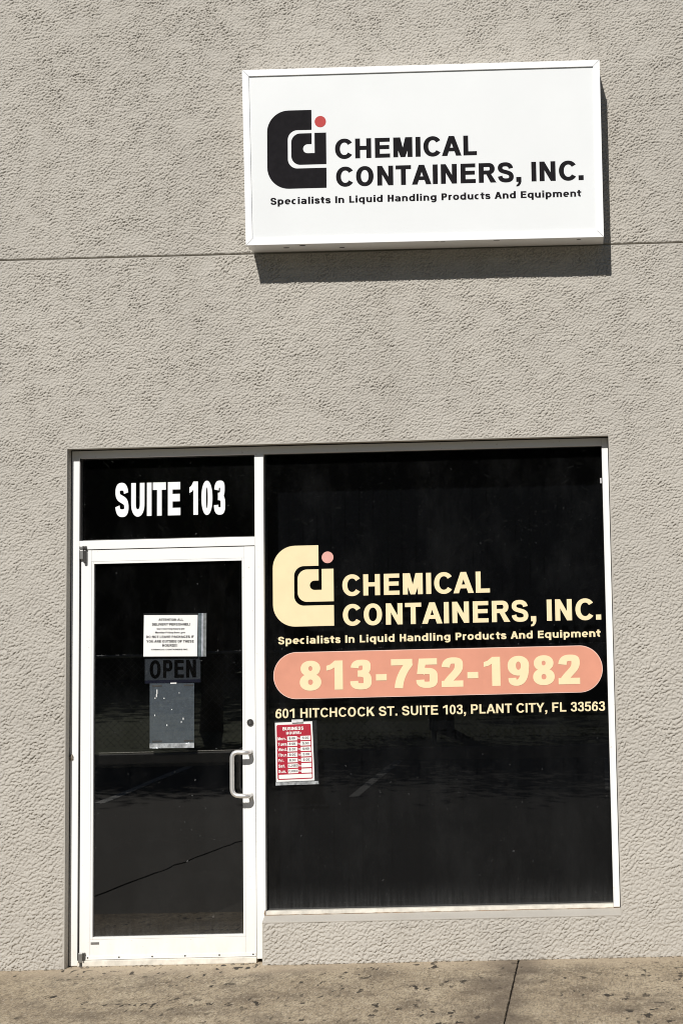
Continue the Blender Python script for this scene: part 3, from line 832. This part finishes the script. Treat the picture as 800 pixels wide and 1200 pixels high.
# sloping plastered ledge
mb = MB()
rnd = random.Random(8); vs = []; n = 60
for i in range(n+1):
    x = XB+.0005 + (W_-XB-.001)*i/n
    j = rnd.gauss(0, .0006)
    vs += [(x, -.0022+j, SILL-.004), (x, -.0028+j, SILL+.0008), (x, .004+j, SILL+.0035), (x, YF+.003, .2368), (x, YF+.003, SILL-.004)]
fs = []
for i in range(n):
    for k in range(5): fs.append((i*5+k, i*5+(k+1) % 5, (i+1)*5+(k+1) % 5, (i+1)*5+k))
mb.add(vs, fs, 0); mb.add(vs[:5], [(0, 1, 2, 3, 4)]); mb.add(vs[-5:], [(4, 3, 2, 1, 0)])
mb.build('sill', M['smooth_stucco'], win)
mb = MB()
pts = [(XB+.004+(W_-XB-.010)*i/70, YF-.0012, .2362+rnd.gauss(0, .0007)) for i in range(71)]
mb.tube(pts, [max(.0012, rnd.gauss(.0024, .0007)) for _ in pts], 6)
mb.tube([(XB+.003, YF-.001, .236), (XB+.001, YF-.004, .245), (XB+.004, YF-.001, .262)], [.003, .004, .002], 8)
mb.build('sill_caulk', M['brown_sealant'], win)
# company mark and lines of vinyl lettering
sh, dt = logo_shapes()
def logo(parent, x0, x1, z0, z1, y, m_main, m_dot):
    fm = lambda u, v: (x0+(x1-x0)*u/260, z1-(z1-z0)*v/345)
    mb = MB(); plate(mb, fill(sh, 'logo'), fm, y, .0009)
    o = mb.build('logo', m_main, parent)
    mb = MB(); plate(mb, fill(dt, 'dot'), fm, y, .0009)
    mb.build('logo_dot', m_dot, parent)
yv = YG-.0012
logo(win, 1.0552, 1.3755, 1.7055, 2.1290, yv, M['cream_vinyl'], M['pink_vinyl'])
mb = MB()
text(mb, 'CHEMICAL', 1.4211, 1.8592, .7754, .1108, yv, w=.245, t=.195, th=.001)
mb.build('company_lettering', M['cream_vinyl'], win); mb = MB()
text(mb, 'CONTAINERS, INC.', 1.4222, 1.7040, 1.3541, .1110, yv, w=.245, t=.195, th=.001)
mb.build('company_lettering', M['cream_vinyl'], win)
mb = MB(); text(mb, 'Specialists In Liquid Handling Products And Equipment', 1.0811, 1.6150, 1.6903, .0385, yv, w=.26, t=.20, th=.001, sp=.50)
mb.build('tagline', M['cream_vinyl'], win)
mb = MB()
plate(mb, fill([rrect(1.0550, 1.3292, 2.7768, 1.5722, .1214, 20)]), lambda u, v: (u, v), YG-.0009, .0007, 1)
plate(mb, fill([rrect(1.0583, 1.3325, 2.7735, 1.5689, .1180, 20)]), lambda u, v: (u, v), YG-.0016, .0004, 0)
mb.build('phone_banner', [M['salmon_vinyl'], M['pale_pink']], win)
mb = MB(); text(mb, '813-752-1982', 1.1932, 1.3732, 1.4649, .1505, YG-.0030, w=.265, t=.215, th=.001, track=.03)
mb.build('phone_number', M['cream_vinyl'], win)
mb = MB(); text(mb, '601 HITCHCOCK ST. SUITE 103, PLANT CITY, FL 33563', 1.0642, 1.2325, 1.7200, .0478, yv, w=.205, t=.165, th=.001)
mb.build('address', M['cream_vinyl'], win)
mb = MB(); mb.box(2.789, 2.7965, YG-.016, YG-.0003, 2.418, 2.446, .002)
mb.build('clip', M['tape'], win)

# ---- door leaf
DZ0, DZ1 = .031, 2.1310
mb = MB()
YDB = YD+.044
mb.box(.0545, .1085, YD, YDB, DZ0, DZ1)                          # hinge stile
mb.box(.9120, .9660, YD, YDB, DZ0, DZ1)                          # lock stile
mb.box(.1087, .9118, YD+.0005, YDB, 2.0700, DZ1)                 # top rail
mb.box(.1087, .9118, YD+.0005, YDB, DZ0, .1310)                  # bottom rail
door = mb.build('door', M['paint'], bld)
mb = MB()                                                        # glazing beads
bx0, bx1, bz0, bz1, bw = .1092, .9113, .1317, 2.0693, .0118
yb = YD+.0016
mb.box(bx0, bx0+bw, yb, YDG, bz0, bz1, .001); mb.box(bx1-bw, bx1, yb, YDG, bz0, bz1, .001)
mb.box(bx0+bw+.0003, bx1-bw-.0003, yb, YDG, bz0, bz0+bw, .001); mb.box(bx0+bw+.0003, bx1-bw-.0003, yb, YDG, bz1-bw, bz1, .001)
mb.build('glazing_bead', M['paint'], door)
mb = MB(); mb.box(bx0+.002, bx1-.002, YDG+.0002, YDG+.006, bz0+.002, bz1-.002, 0)
mb.build('glass', M['door_glass'], door)
mb = MB(); mb.box(.0570, .9640, YD-.0045, YD-.0003, .0330, .0500, .001)
mb.box(.0570, .9640, YD-.0060, YD-.0047, .0325, .0365, .0004)
sweep = mb.build('sweep', M['paint'], door)
for x in (.0985, .2602, .4310, .6000, .7760, .9500):
    s_ = MB(); s_.disc((x, YD-.0044, .0425), .0042, .0016, 12)
    s_.build('screw', M['dark_metal'], sweep)
mb = MB(); mb.box(.1130, .1560, YD-.0012, YD+.0002, .1075, .1195, .0004)
mb.build('maker_plate', M['grey_metal'], door)
# pull handle: an offset bent tube on two mounts
zt_, zb_ = 1.0665, .8490
def corner(p, q, r_, rad, n=7):
    p, q, r_ = Vector(p), Vector(q), Vector(r_)
    a_, b_ = q+(p-q).normalized()*rad, q+(r_-q).normalized()*rad
    return [tuple(a_*(1-t)**2 + q*2*t*(1-t) + b_*t*t) for t in [i/n for i in range(n+1)]]
xm, xg, yo = .9385, .8570, YD-.068
P = [(xm, YD-.001, zt_), (xm, yo, zt_), (xg, yo, zt_+.006), (xg, yo, zb_+.002), (xm, yo, zb_-.004), (xm, YD-.001, zb_-.004)]
pts = [P[0]] + corner(P[0], P[1], P[2], .03) + corner(P[1], P[2], P[3], .035) + corner(P[2], P[3], P[4], .035) + corner(P[3], P[4], P[5], .03) + [P[5]]
mb = MB(); mb.tube(pts, .0118, 16)
hd = mb.build('handle', M['chrome'], door)
for z in (zt_, zb_-.004):
    mb = MB(); mb.disc((xm, YD, z), .0165, .004, 24)
    mb.build('mount', M['chrome'], hd)
mb = MB(); mb.disc((.9405, YD, 1.2170), .0170, .008, 28); mb.disc((.9405, YD-.008, 1.2170), .0115, .003, 24)
lk = mb.build('lock', M['dark_metal'], door)
mb = MB(); mb.box(.9393, .9417, YD-.0116, YD-.0108, 1.2110, 1.2230, 0); mb.build('keyhole', M['grey_metal'], lk)
# top pivot and bottom pivot
mb = MB()
mb.box(.0490, .0690, YD-.018, YD-.0003, 2.083, 2.1330, .003)
mb.box(.0490, .0690, YF-.016, YF-.0003, 2.1365, 2.1540, .003)
mb.box(.0700, .0860, YD-.022, YD-.0003, 2.062, 2.1330, .006, 1)
mb.box(.0700, .0860, YF-.016, YF-.0003, 2.1365, 2.1530, .003, 1)
mb.build('hinge', [M['grey_metal'], M['dark_metal']], door)
mb = MB()
mb.box(.0530, .0770, YD-.022, YD-.0003, .020, .0690, .004)
mb.box(.0775, .0870, YD-.018, YD-.0003, .016, .0690, .003, 1)
mb.tube([(.067, YD-.011, .0), (.067, YD-.011, .02)], .010, 12, 1)
mb.build('hinge', [M['grey_metal'], M['dark_metal']], door)
# push bar on the room side
mb = MB(); mb.box(.1000, .9200, .150, .185, 1.010, 1.068, .008); mb.box(.1000, .9200, .149, .186, 1.0685, 1.0740, .002, 1)  # bright strip on top stands in for the bar's sunlit upper edge
mb.build('push_bar', [M['bar_metal'], M['chrome']], door)
# threshold
mb = MB(); mb.box(.047, .969, .064, .19, .0, .0305, .004)
mb.build('threshold', M['old_paint'], bld)
# grout and crumbs along the foot of the door and wall
rnd = random.Random(21); mb = MB()
for i in range(260):
    x = rnd.uniform(-.4, 3.25)
    y = rnd.uniform(.02, .07) if .02 < x < 1.0 else -abs(rnd.gauss(.006, .008))
    s_ = rnd.uniform(.002, .006)
    bm = bmesh.new(); bmesh.ops.create_icosphere(bm, subdivisions=1, radius=s_)
    for v in bm.verts: v.co = Vector((v.co.x*rnd.uniform(.8, 2.2), v.co.y, v.co.z*.6)) + Vector((x, y, s_*.4))
    mb.bm(bm)
tag(mb.build('wall_foot_crumbs', M['mud']), kind='stuff')

# ------------------------------------------------------------------ the sign on the wall
sg = thing('wall_sign', 'white box sign with black lettering and a red dot, mounted high on the stucco wall', 'sign', (1.9, 0, 3.68))
TL, TR, BL, BR = (.9660, 4.6155), (2.8420, 4.6180), (.9822, 3.6797), (2.8400, 3.6742)
SF = -.210
qs = quad(TL, TR, BL, BR)
def hexa(mb, p4, y0, y1, mi=0):
    vs = [(x, y0, z) for x, z in p4] + [(x, y1, z) for x, z in p4]
    mb.add(vs, [(0, 1, 2, 3), (7, 6, 5, 4), (0, 4, 5, 1), (1, 5, 6, 2), (2, 6, 7, 3), (3, 7, 4, 0)], mi)
def inset(d):                                                   # corner points moved in by d metres
    u, v = d/1.868, d/.941
    return [qs(u, v), qs(1-u, v), qs(1-u, 1-v), qs(u, 1-v)]
mb = MB(); hexa(mb, inset(.002), SF+.010, -.001)
cab = mb.build('cabinet', M['sign_white'], sg)
o4, i4 = inset(0), inset(.0345)
mb = MB()
gap = .0009
for k in range(4):
    a_, b_ = Vector(o4[k]), Vector(o4[(k+1) % 4]); c_, d_ = Vector(i4[(k+1) % 4]), Vector(i4[k])
    t_ = (b_-a_).normalized()*gap
    p = [a_+t_*1.2, b_-t_*1.2, c_-t_*1.2, d_+t_*1.2]
    bm = bmesh.new()
    vs = [bm.verts.new((q.x, y, q.y)) for y in (SF, SF+.022) for q in p]
    for f in ((0, 1, 2, 3), (7, 6, 5, 4), (0, 4, 5, 1), (1, 5, 6, 2), (2, 6, 7, 3), (3, 7, 4, 0)): bm.faces.new([vs[i] for i in f])
    bmesh.ops.recalc_face_normals(bm, faces=bm.faces)
    bmesh.ops.bevel(bm, geom=list(bm.edges), offset=.0009, segments=2, affect='EDGES')
    mb.bm(bm)
mb.build('retainer_frame', M['sign_white'], sg)
mb = MB(); hexa(mb, inset(.030), SF+.0085, SF+.0098)
mb.build('face', M['sign_face'], sg)
for u in (.02, .105, .155, .26, .53, .55, .70, .93):            # drain holes and rust in the underside
    mb = MB(); x, z = qs(u, 1.0); rr = .004+.006*((u*37) % 1)
    yy = SF+.012+.15*((u*53) % 1)
    n = 12
    mb.add([(x+1.8*rr*math.cos(2*math.pi*k/n), yy+rr*math.sin(2*math.pi*k/n), z+.0005) for k in range(n)]+[(x+1.8*rr*math.cos(2*math.pi*k/n), yy+rr*math.sin(2*math.pi*k/n), z+.003) for k in range(n)],
           [list(range(n))]+[(k, n+k, n+(k+1) % n, (k+1) % n) for k in range(n)])
    mb.build('drain_hole', M['sealant'], cab)
ys_ = SF+.0075
logo(sg, 1.0949, 1.4040, 3.9757, 4.3935, ys_, M['black_vinyl'], M['red_vinyl'])
mb = MB()
text(mb, 'CHEMICAL', 1.4498, 4.1278, .7411, .1055, ys_, w=.252, t=.20, th=.0009)
mb.build('lettering', M['black_vinyl'], sg); mb = MB()
text(mb, 'CONTAINERS, INC.', 1.4536, 3.9798, 1.2895, .1040, ys_, w=.252, t=.20, th=.0009)
mb.build('lettering', M['black_vinyl'], sg)
mb = MB(); text(mb, 'Specialists In Liquid Handling Products And Equipment', 1.1109, 3.8928, 1.618, .0362, ys_, w=.275, t=.20, th=.0009, sp=.50)
mb.build('tagline', M['black_vinyl'], sg)

# ------------------------------------------------------------------ papers and plastic on the glass
def wrinkled(TLs, TRs, BLs, BRs, y, amp, nu=24, nv=30, seed=1, th=.0004):
    f = quad(TLs, TRs, BLs, BRs); r_ = random.Random(seed); mb = MB()
    ph = [(r_.uniform(3, 16), r_.uniform(3, 16), r_.uniform(0, 6)) for _ in range(7)]
    vs = []
    for j in range(nv+1):
        for i in range(nu+1):
            u, v = i/nu, j/nv; x, z = f(u, v)
            d = sum(math.sin(a*u+b*v+c) for a, b, c in ph)/7
            vs.append((x, y-amp*(.5+d), z))
    fs = [(j*(nu+1)+i, j*(nu+1)+i+1, (j+1)*(nu+1)+i+1, (j+1)*(nu+1)+i) for j in range(nv) for i in range(nu)]
    mb.add(vs, fs, 0, True)
    return mb

# business hours card in its sleeve
hs = thing('hours_sign', 'red and white business hours card in a clear sleeve taped to the shop window', 'sign', (1.16, YG, .89))
q = quad((1.0618, 1.2095), (1.2560, 1.2125), (1.0660, .9050), (1.2660, .9090))
U = lambda px, py: q((px-178)/350.0 if False else (px-178)/352.0, (py-128)/562.0)
mb = MB(); yh = YG-.0016
def pl(shapes, y, mi): plate(mb, fill(shapes), lambda u, v: U(u, v), y, .0004, mi)
pl([rect(178, 128, 530, 690)], yh, 0)
pl([rrect(192, 150, 516, 672, 14, 5)], yh-.0006, 1)
for k in range(7):
    yk = 283+51.8*k
    for xa_, xb_ in ((290, 382), (414, 508)): pl([rect(xa_, yk-20, xb_, yk+20)], yh-.0012, 0)
pl([rrect(204, 624, 508, 662, 6, 4)], yh-.0012, 0)
def tx(s, px, py, cap, mi, wdt=None, al='l', w=.22, t=.18, x=1.0):
    fm = lambda a_, b_: U(px+(a_)*x, py-b_)
    text(mb, s, 0, 0, wdt or 1, cap, yh-.0018, w=w, t=t, th=.0004, mi=mi, fmap=fm, align=al, force=wdt is not None)
tx('BUSINESS', 250, 204, 30, 0, wdt=196, w=.26, t=.2)
tx('HOURS:', 282, 244, 26, 0, wdt=140, w=.26, t=.2)
for k, d in enumerate(('Mon.', 'Tues.', 'Wed.', 'Thur.', 'Fri.', 'Sat.', 'Sun.')):
    yk = 283+51.8*k
    tx(d, 202, yk+13, 28, 0, x=.82)
    tx('to', 388, yk+10, 20, 0, x=.8)
    if k < 5:
        tx('8:00', 305, yk+10, 22, 2); tx('5:00', 432, yk+10, 22, 2)
    else:
        tx('CLOSED', 296, yk+9, 20, 2, wdt=82)
mb.build('card', [M['paper'], M['red_ink'], M['ink']], hs)
mb = wrinkled((1.0612, 1.2190), (1.2800, 1.2185), (1.0645, .8875), (1.2890, .8900), YG-.0062, .003, seed=4)
mb.build('sleeve', M['sleeve'], hs)
mb = wrinkled((1.0645, .9040), (1.2870, .9060), (1.0645, .8880), (1.2890, .8900), YG-.0085, .0015, 24, 3, seed=9)
sl_ = mb.build('sleeve_fold', M['seal'], hs)
mb = wrinkled((1.1500, 1.2240), (1.2100, 1.2240), (1.1500, 1.2080), (1.2100, 1.2090), YG-.0095, .001, 8, 3, seed=2)
mb.build('tape', M['tape'], hs)

# delivery notice in its sleeve, on the door
nsn = thing('notice_sheet', 'white printed delivery notice in a clear sleeve, topmost paper on the glass door', 'notice', (.53, YDG, 1.56))
mb = MB(); q = quad((.3805, 1.7840), (.6630, 1.7785), (.3775, 1.5690), (.6590, 1.5635))
U = lambda px, py: q((px-78)/560.0, (py-97)/435.0)
yh = YDG-.0016
pl([rect(78, 97, 638, 532)], yh, 0)
for s, py, cap, xa_, xb_ in (('ATTENTION ALL', 157, 24, 232, 490), ('DELIVERY PERSONNEL!', 207, 25, 165, 562), ('Our receiving hours are', 250, 18, 215, 505),
                             ('Monday-Friday 9am-4pm', 289, 18, 200, 510), ('DO NOT LEAVE PACKAGES IF', 338, 25, 105, 602), ('YOU ARE OUTSIDE OF THESE', 386, 25, 108, 602),
                             ('HOURS!!!', 430, 27, 275, 432), ('CHEMICAL CONTAINERS INC.', 466, 14, 160, 548)):
    s = ''.join(c for c in s)
    tx(s, xa_, py, cap, 1, wdt=xb_-xa_, w=.24, t=.18)
mb.build('sheet', [M['paper'], M['ink']], nsn)
mb = wrinkled((.3795, 1.7940), (.7117, 1.7880), (.3765, 1.5650), (.7093, 1.5605), YDG-.0050, .0022, seed=12)
mb.build('sleeve', M['sleeve'], nsn)
mb = MB(); mb.add([], [])
f = quad((.6660, 1.7885), (.7117, 1.7878), (.6630, 1.5615), (.7093, 1.5605))
for ua, ub, mi in ((.02, .40, 0), (.42, .60, 1), (.62, .97, 2)):
    p4 = [f(ua, .005), f(ub, .005), f(ub, .995), f(ua, .995)]
    hexa(mb, p4, YDG-.0062-.0006*mi, YDG-.0056-.0006*mi, mi)
M['edge_a'] = plain('sleeve_edge_blue_grey', (0.09, 0.115, 0.125), .3, var=.35, scale=40)
M['edge_b'] = plain('sleeve_edge_white', (0.36, 0.38, 0.42), .25, var=.3, scale=40)
M['edge_c'] = plain('sleeve_edge_grey', (0.17, 0.18, 0.18), .3, var=.35, scale=50)
mb.build('sleeve_edge', [M['edge_a'], M['edge_b'], M['edge_c']], nsn)

# OPEN board hanging inside the door glass
op = thing('open_sign', 'dark blue OPEN board hanging behind the tinted glass of the door', 'sign', (.53, YDG+.02, 1.43))
mb = MB(); yo_ = YDG+.016
mb.box(.3812, .6738, yo_, yo_+.003, 1.4270, 1.5580, .0006)
bd = mb.build('board', M['blue_panel'], op)
mb = MB(); mb.box(.3820, .6730, yo_-.0009, yo_-.0003, 1.4280, 1.4440, 0)
mb.build('band', M['blue_dark'], op)
mb = MB(); text(mb, 'OPEN', .4070, 1.4540, .2430, .0930, yo_-.0012, w=.27, t=.185, th=.0008)
mb.build('lettering', M['black_vinyl'], op)

# scuffed empty sleeve below it
ps = thing('plastic_sleeve', 'scuffed empty grey plastic sleeve taped to the door glass below the OPEN board', 'sleeve', (.53, YDG, 1.09))
mb = wrinkled((.4114, 1.4285), (.6441, 1.4245), (.4116, 1.0945), (.6435, 1.0922), YDG-.0022, .0012, 24, 34, seed=6)
mb.build('pouch', M['old_sleeve'], ps)
mb = wrinkled((.4120, 1.1190), (.6432, 1.1180), (.4116, 1.0945), (.6435, 1.0922), YDG-.0042, .0022, 30, 5, seed=16)
mb.build('seal_strip', M['seal'], ps)
mb = MB()
for a_, b_ in ((.425, .475), (.590, .640)):
    for z in (1.4150, 1.1290): mb.box(a_, b_, YDG-.0042, YDG-.0036, z-.004, z+.004, 0)
mb.build('corner_mark', M['dark_metal'], ps)
mb = MB()
rnd = random.Random(77)
for x, z, l in ((.450, 1.385, .022), (.447, 1.365, .016), (.440, 1.352, .006), (.487, 1.350, .006), (.438, 1.263, .008), (.502, 1.211, .008), (.587, 1.243, .010), (.577, 1.226, .006), (.527, 1.291, .004), (.566, 1.376, .004)):
    mb.box(x-.0022, x+.0022, YDG-.0046, YDG-.0041, z-l/2, z+l/2, 0)
mb.box(.520, .552, YDG-.0050, YDG-.0042, 1.4245, 1.4300, .0002)
mb.build('scuff', M['paper'], ps)

# vertical blind inside the shop window
bl = thing('vertical_blind', 'dark vertical blind hanging closed behind the shop window', 'blind', (1.9, .3, .28))
mb = MB(); mb.box(1.03, 2.80, .27, .31, 2.62, 2.65, .003)
mb.build('headrail', M['slat'], bl)
mb = MB(); k = 0; x = 1.03
while x < 2.78:
    mb.add([(x, .300, .262), (x+.082, .292, .262), (x+.082, .292, 2.62), (x, .300, 2.62), (x, .3012, .262), (x+.082, .2932, .262), (x+.082, .2932, 2.62), (x, .3012, 2.62)],
           [(0, 1, 2, 3), (7, 6, 5, 4), (0, 4, 5, 1), (3, 2, 6, 7), (0, 3, 7, 4), (1, 5, 6, 2)]); x += .076
mb.build('slats', M['slat'], bl)

# ------------------------------------------------------------------ across the lot (mirrored in the glass)
def leaf_cloud(mb, centre, rad, n, size, rr):
    cl = [Vector((rr.gauss(0, .42), rr.gauss(0, .42), rr.gauss(0, .40))) for _ in range(16)]
    for _ in range(n):
        c = rr.choice(cl); d = Vector((rr.gauss(0, .22), rr.gauss(0, .22), rr.gauss(0, .18)))+c
        p = Vector(centre)+Vector((d.x*rad[0], d.y*rad[1], d.z*rad[2]))
        a = Vector((rr.gauss(0, 1), rr.gauss(0, 1), rr.gauss(0, 1))).normalized()
        b = a.orthogonal().normalized(); c2 = a.cross(b); s = size*rr.uniform(.6, 1.4)
        mb.add([p-b*s, p+c2*s*.5, p+b*s, p-c2*s*.5], [(0, 1, 2, 3)])
rr = random.Random(40)
def tree(x, y, h, rad, label):
    t = thing('shade_tree', label, 'tree', (x, y, .02), 'trees across the lot')
    mb = MB()
    top = Vector((x+.15, y, h*.62))
    mb.tube([(x, y, 0), (x+.05, y+.03, h*.2), (x+.1, y, h*.42), top], [.19, .15, .12, .05], 10)
    for k in range(6):
        a = k*1.05+rr.random(); b0 = Vector((x+.08, y, h*(.3+.05*k)))
        e = b0+Vector((math.cos(a)*rad*.6, math.sin(a)*rad*.6, h*.18))
        mb.tube([b0, (b0+e)/2+Vector((0, 0, .1)), e], [.06, .045, .02], 7)
    mb.build('trunk', M['bark'], t)
    mb = MB(); leaf_cloud(mb, (x, y, h*.66), (rad, rad, h*.36), 9000, .085, rr)
    mb.build('crown', M['leaf'], t)
tree(-3.1, -19.0, 7.0, 2.0, 'leafy tree mirrored in the glass door, left of the others')
tree(0.4, -18.6, 7.6, 2.2, 'leafy tree mirrored in the shop window, nearest the door')
tree(3.9, -20.5, 7.2, 2.2, 'leafy tree mirrored at the right edge of the shop window')
mb = MB()
for k in range(26): leaf_cloud(mb, (-26+2*k+rr.uniform(-.6, .6), -40+rr.uniform(-2, 2), 6.5), (2.6, 2.4, 9.0), 1500, .26, rr)
for row, (yy, hh) in enumerate(((-43.5, 9.5), (-46, 12.0))):
    vs = []; n_, m_ = 90, 10
    for j_ in range(m_+1):
        for i_ in range(n_+1):
            x = -34+68*i_/n_; z = hh*j_/m_
            vs.append((x, yy+rr.uniform(-.5, .5)-1.6*(j_/m_)**2, z*(1+.10*math.sin(x*.9+row*2)+.05*math.sin(x*2.3))+rr.uniform(-.2, .2)))
    mb.add(vs, [(j_*(n_+1)+i_, j_*(n_+1)+i_+1, (j_+1)*(n_+1)+i_+1, (j_+1)*(n_+1)+i_) for j_ in range(m_) for i_ in range(n_)])
tag(mb.build('woodland', M['leaf']), kind='stuff')
mb = MB()
fn = thing('wire_fence', 'low chain link fence along the grass beyond the lot, mirrored in the door glass', 'fence', (-2, -15, 0))
for k in range(7): mb = MB(); mb.tube([(-9+2.4*k, -15, 0), (-9+2.4*k, -15, 1.3)], .03, 8); mb.build('post', M['galv'], fn)
mb = MB()
for k in range(170):
    xk = -10.2+.09*k
    for sgn in (1, -1): mb.tube([(xk, -15+.004*sgn, .06), (xk+sgn*1.2, -15+.004*sgn, 1.26)], .0022, 3, caps=False)
mb.tube([(-9.2, -15, 1.28), (5.6, -15, 1.28)], .02, 8)
mb.build('mesh', M['galv'], fn)
